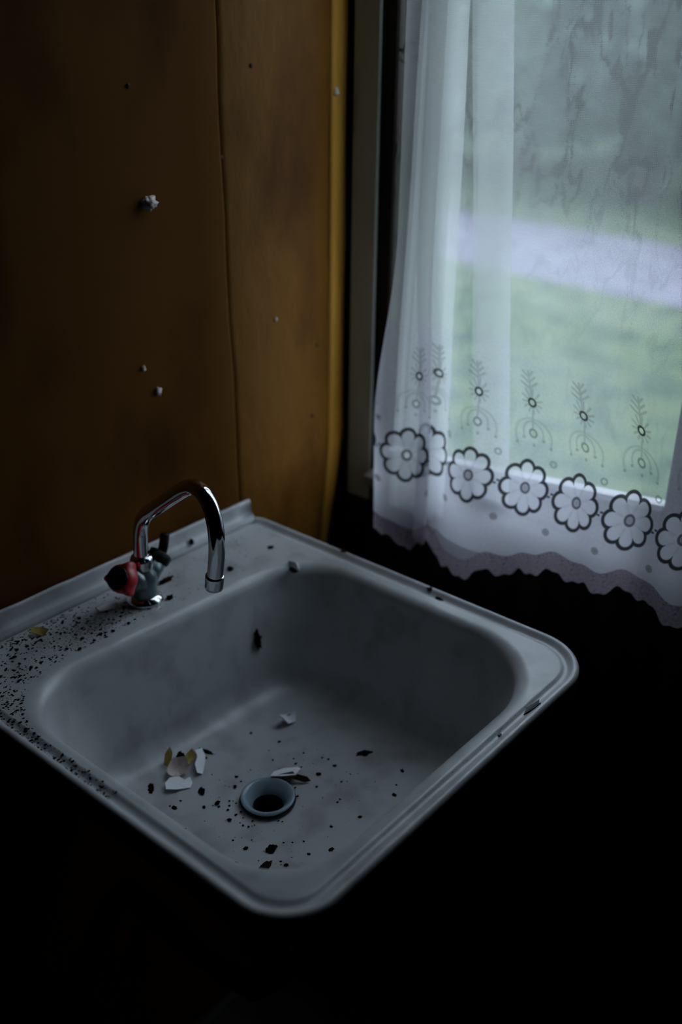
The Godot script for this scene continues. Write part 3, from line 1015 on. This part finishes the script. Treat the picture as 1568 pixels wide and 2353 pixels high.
func build_debris() -> void:
	var fy := FLOOR_Y - 0.0012
	var W: Material = mats.flake_white
	var I: Material = mats.flake_ivory
	var O: Material = mats.flake_ochre
	var round_o := []
	for k in 16:
		var t := TAU * k / 16.0
		round_o.append([0.0105 * cos(t) * (1.0 + 0.10 * sin(3.0 * t)), 0.0125 * sin(t) * (1.0 + 0.1 * cos(4.0 * t))])
	var up := Vector3.UP
	flake("large curled ivory paint flake lying like a dish on the bowl floor", Vector3(-0.2940, fy + 0.0022, 0.1770), Vector3(-0.20, 0.9, 0.30), Vector3(1, 0, -0.1), round_o, 0.0, 0.0, I, I, 46.0)
	flake("small ochre paint flake standing up at the left end of the flake heap", Vector3(-0.2930, fy + 0.0095, 0.1625), Vector3(-0.35, 0.45, 0.75), Vector3(0.45, 0.8, 0.0), [[-0.0042, -0.0095], [0.0035, -0.0085], [0.0055, 0.0035], [0.0022, 0.0115], [-0.0024, 0.0060]], 24.0, 0.0, O, O)
	flake("small curled ochre paint flake at the right end of the flake heap", Vector3(-0.2765, fy + 0.0070, 0.1770), Vector3(-0.1, 0.75, 0.5), Vector3(1, 0, -0.4), [[-0.0045, -0.0085], [0.0035, -0.0080], [0.0055, 0.0], [0.0040, 0.0085], [-0.0040, 0.0075]], 60.0, 0.3, O, I)
	flake("long white paint flake leaning against the flake heap", Vector3(-0.2715, fy + 0.0050, 0.1880), Vector3(0.25, 0.85, 0.40), Vector3(0.75, 0.15, -0.75), [[-0.0030, -0.0165], [0.0035, -0.0175], [0.0065, -0.006], [0.0040, 0.005], [0.0070, 0.013], [-0.0005, 0.0185], [-0.0055, 0.009], [-0.0050, 0.0]], 10.0, 0.0, W, I)
	flake("flat white paint flake with ragged edges in front of the flake heap", Vector3(-0.3090, fy + 0.0024, 0.1950), Vector3(0.12, 0.95, 0.10), Vector3(1, 0, 0.35), [[-0.0035, -0.0150], [-0.0075, -0.006], [-0.0080, 0.0030], [-0.0095, 0.0095], [-0.0020, 0.0150], [0.0050, 0.0150], [0.0042, 0.0085], [0.0105, 0.0045], [0.0115, -0.0050], [0.0065, -0.0120]], 6.0, 0.5, W, I)
	flake("bent white and ochre paint flake at the rim of the drain hole", Vector3(-0.2250, fy + 0.0062, 0.2675), Vector3(0.15, 0.9, -0.25), Vector3(0.8, 0.0, 0.6), [[-0.0050, -0.0160], [-0.0090, -0.005], [-0.0100, 0.0095], [-0.0025, 0.0165], [0.0070, 0.0150], [0.0095, 0.001], [0.0050, -0.0110]], -16.0, 0.0, W, O)
	flake("ochre paint flake showing its underside against the drain rim", Vector3(-0.2320, fy + 0.0048, 0.2715), Vector3(-0.55, 0.45, 0.60), Vector3(0.8, 0.05, 0.6), [[-0.0030, -0.0135], [0.0030, -0.0120], [0.0042, 0.0], [0.0048, 0.0110], [-0.0020, 0.0150], [-0.0040, 0.003]], 20.0, 0.0, mats.olive_flake, mats.olive_flake)
	flake("brown paint flake leaning on the right side of the drain hole", Vector3(-0.2190, fy + 0.003, 0.2860), Vector3(-0.3, 0.8, 0.3), Vector3(0.4, 0, 0.9), [[-0.003, -0.009], [0.003, -0.006], [0.0035, 0.005], [0.000, 0.010], [-0.003, 0.004]], 30.0, 0.0, mats.brown_dirt, mats.brown_dirt)
	flake("small bent pale flake alone on the shaded back of the bowl floor", Vector3(-0.1600, fy + 0.0050, 0.2090), Vector3(0.2, 0.85, 0.35), Vector3(0.8, 0, 0.4), [[-0.004, -0.0095], [0.004, -0.0100], [0.0075, 0.0], [0.005, 0.0095], [-0.004, 0.0090], [-0.006, 0.0]], 70.0, 1.2, W, mats.brown_dirt)
	flake("yellowish paint flake on the dirty back ledge left of the tap", Vector3(-0.3490, -0.0002, 0.0370), Vector3(-0.15, 0.9, 0.3), Vector3(0.4, 0, 0.9), [[-0.0050, -0.0075], [0.0020, -0.0095], [0.0065, -0.001], [0.0050, 0.0085], [-0.0030, 0.0065]], 30.0, 0.6, O, mats.brown_dirt)
	flake("pale paint flake half hidden behind the red tap knob", Vector3(-0.2710, -0.0008, 0.0500), Vector3(0.05, 0.95, 0.2), Vector3(1, 0, 0.2), [[-0.0035, -0.0110], [0.003, -0.0120], [0.006, 0.0], [0.0040, 0.0105], [-0.0045, 0.0080]], 20.0, 0.2, W, O)

	# clumps of dirt big enough to tell apart
	clump("ragged dark clump of dirt near the front of the bowl floor", Vector3(-0.3095, fy, 0.3290), 0.0050, 3, Vector3(0.8, 0.35, 1.15))
	clump("wide flat brown clump of dirt at the front corner of the bowl floor", Vector3(-0.3315, fy, 0.3415), 0.0056, 8, Vector3(1.5, 0.3, 0.8), mats.brown_dirt)
	clump("long dark splinter on the bowl floor under the shaded wall", Vector3(-0.1425, fy, 0.3085), 0.0048, 14, Vector3(1.7, 0.4, 0.7))
	clump("flat dark chip against the left foot of the bowl wall", Vector3(-0.3545, fy + 0.002, 0.1665), 0.0062, 19, Vector3(1.7, 0.45, 0.6))
	clump("dark stain of dirt stuck high in the back corner of the bowl", Vector3(-0.1300, -0.0810, 0.1345), 0.0100, 27, Vector3(0.95, 1.2, 0.5))
	clump("smaller dark spot stuck below the stain in the back corner of the bowl", Vector3(-0.1420, -0.0970, 0.1350), 0.0065, 29, Vector3(0.6, 1.0, 0.5))
	clump("long brown crumb on the back ledge right of the tap", Vector3(-0.190, -0.0025, 0.051), 0.0062, 33, Vector3(1.6, 0.35, 0.6), mats.brown_dirt)
	clump("green black crumb on the back ledge between tap and corner", Vector3(-0.122, -0.0025, 0.086), 0.0036, 36, Vector3(1.1, 0.5, 0.9))
	clump("dark crumb on the ledge edge just right of the tap base", Vector3(-0.212, -0.0025, 0.083), 0.0040, 38, Vector3(0.8, 0.5, 1.1))
	clump("round dark crumb near the right end of the back ledge", Vector3(-0.052, -0.0028, 0.084), 0.0034, 41, Vector3(1.1, 0.4, 0.9))
	clump("brown crumb on the rust streaked rim of the back lip", Vector3(-0.118, 0.006, 0.016), 0.0042, 44, Vector3(0.8, 0.8, 0.6), mats.brown_dirt)
	clump("thin dark twig curved on the bowl floor behind the flake heap", Vector3(-0.2535, fy, 0.1775), 0.0052, 46, Vector3(1.5, 0.35, 0.45))
	clump("dark crumb between the flake heap and the drain", Vector3(-0.2985, fy, 0.2195), 0.0036, 48, Vector3(0.8, 0.45, 1.3))
	clump("brown curl of dirt left of the flat white flake", Vector3(-0.3305, fy, 0.1775), 0.0050, 52, Vector3(1.4, 0.35, 0.6), mats.brown_dirt)
	clump("dark crumb under the tip of the long white flake", Vector3(-0.2615, fy, 0.1805), 0.0042, 54, Vector3(1.4, 0.4, 0.7))
	clump("dark crumb lying behind the ivory flake", Vector3(-0.2835, fy + 0.004, 0.1705), 0.0055, 56, Vector3(0.8, 1.2, 0.8))

	# many alike crumbs
	var crumb: MeshInstance3D = null
	for k in 60:
		var p := Vector3(rng.randf_range(-0.385, -0.11), fy, rng.randf_range(0.185, 0.415))
		if Vector2(p.x - drain_center().x, p.z - drain_center().z).length() < 0.033: continue
		if p.x > -0.21 and rng.randf() < 0.55: continue
		crumb = crumb_copy(crumb, p, rng.randf_range(0.6, 1.5), "small dark dirt crumb lying on the floor of the sink bowl", "dark crumbs on the bowl floor")
	crumb = null
	for k in 52:
		var p := Vector3(-0.452 + 0.20 * pow(rng.randf(), 1.6), -0.0026, rng.randf_range(0.028, 0.096))
		if not on_ledge(p.x, p.z): continue
		crumb = crumb_copy(crumb, p, rng.randf_range(0.4, 1.15), "small dark dirt crumb on the dirty back ledge left of the tap", "dark crumbs on the left of the back ledge")
	# the fine dirt nobody could count, plus specks for the tap's shadow
	var fine := MultiMeshInstance3D.new()
	fine.name = "dirt_and_shade_specks"
	var mm := MultiMesh.new()
	mm.transform_format = MultiMesh.TRANSFORM_3D
	mm.mesh = lump(0.001, 71, Vector3(1, 0.3, 1), 0.5, 4)
	var spots := []
	for k in 1500:
		var p := Vector3(rng.randf_range(-0.392, -0.095), fy, rng.randf_range(0.172, 0.418))
		if Vector2(p.x - drain_center().x, p.z - drain_center().z).length() < 0.030: continue
		var nearness := clampf((-p.x - 0.15) * 3.0 + (p.z - 0.2) * 2.0, 0.12, 1.0)
		if rng.randf() > nearness: continue
		spots.append([p, pow(rng.randf(), 2.5) * 1.1 + 0.22])
	for k in 5200:
		var p := Vector3(-0.458 + 0.24 * pow(rng.randf(), 1.7), -0.0028, 0.022 + 0.27 * pow(rng.randf(), 1.5))
		if not on_ledge(p.x, p.z): continue
		if p.x > -0.30 and rng.randf() < 0.5: continue
		spots.append([p, pow(rng.randf(), 3.0) * 1.15 + 0.2])
	for k in 2600:   # dust left of the tap, laid dense to stand in for its shadow
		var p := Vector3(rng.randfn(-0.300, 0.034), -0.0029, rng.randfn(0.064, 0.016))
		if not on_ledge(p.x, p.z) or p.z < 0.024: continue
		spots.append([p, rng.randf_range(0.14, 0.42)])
	for k in 160:
		spots.append([Vector3(rng.randf_range(-0.40, -0.10), -0.0036, rng.randf_range(0.4795, 0.484)), rng.randf_range(0.15, 0.4)])
	for k in 90:
		spots.append([Vector3(rng.randf_range(-0.22, -0.05), -0.0028, rng.randf_range(0.03, 0.10)), rng.randf_range(0.2, 0.7)])
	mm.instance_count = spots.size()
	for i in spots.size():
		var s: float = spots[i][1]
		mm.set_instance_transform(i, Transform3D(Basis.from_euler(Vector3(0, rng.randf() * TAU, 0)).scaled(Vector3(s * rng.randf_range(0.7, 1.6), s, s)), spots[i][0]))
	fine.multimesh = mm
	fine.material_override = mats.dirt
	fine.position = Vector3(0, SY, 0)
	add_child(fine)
	tag(fine, "fine dark dirt specks scattered over ledge, rim and bowl of the sink, with a dense patch standing in for the tap shadow", "dirt", "", "stuff")


func on_ledge(x: float, z: float) -> bool:    # on the flat between the groove and the bowl
	var r := 0.085
	var q := Vector2(maxf(-0.445 + r - x, 0.0), maxf(0.094 + r - z, 0.0))
	var inside := x > -0.445 and z > 0.094 and q.length() < r
	return not inside and x > -0.4445 - 0.0 * z and z < 0.3 or (x < -0.4455 and x > -0.458 and z > 0.10)


func clump(label: String, at: Vector3, r: float, sd: int, squash: Vector3, m: Material = null) -> void:
	var o := part("dirt_clump", lump(r, sd, squash, 0.45, 9), m if m else mats.dirt)
	o.position = Vector3(at.x, SY + at.y + r * squash.y * 0.5, at.z)
	o.rotation.y = 0.5 + sd * 0.37
	tag(o, label, "dirt clump", "clumps of dirt in the sink")


func crumb_copy(first: MeshInstance3D, p: Vector3, s: float, label: String, group: String) -> MeshInstance3D:
	var o: MeshInstance3D
	if first == null:
		o = part("dirt_crumb", lump(0.0019, 61, Vector3(1.1, 0.5, 0.9), 0.35, 6), mats.dirt)
	else:
		o = first.duplicate()
		o.name = numbered("dirt_crumb")
		add_child(o)
	o.position = Vector3(p.x, SY + p.y + 0.0004, p.z)
	o.rotation.y = p.x * 900.0
	o.scale = Vector3.ONE * s
	tag(o, label, "crumb", group)
	return o
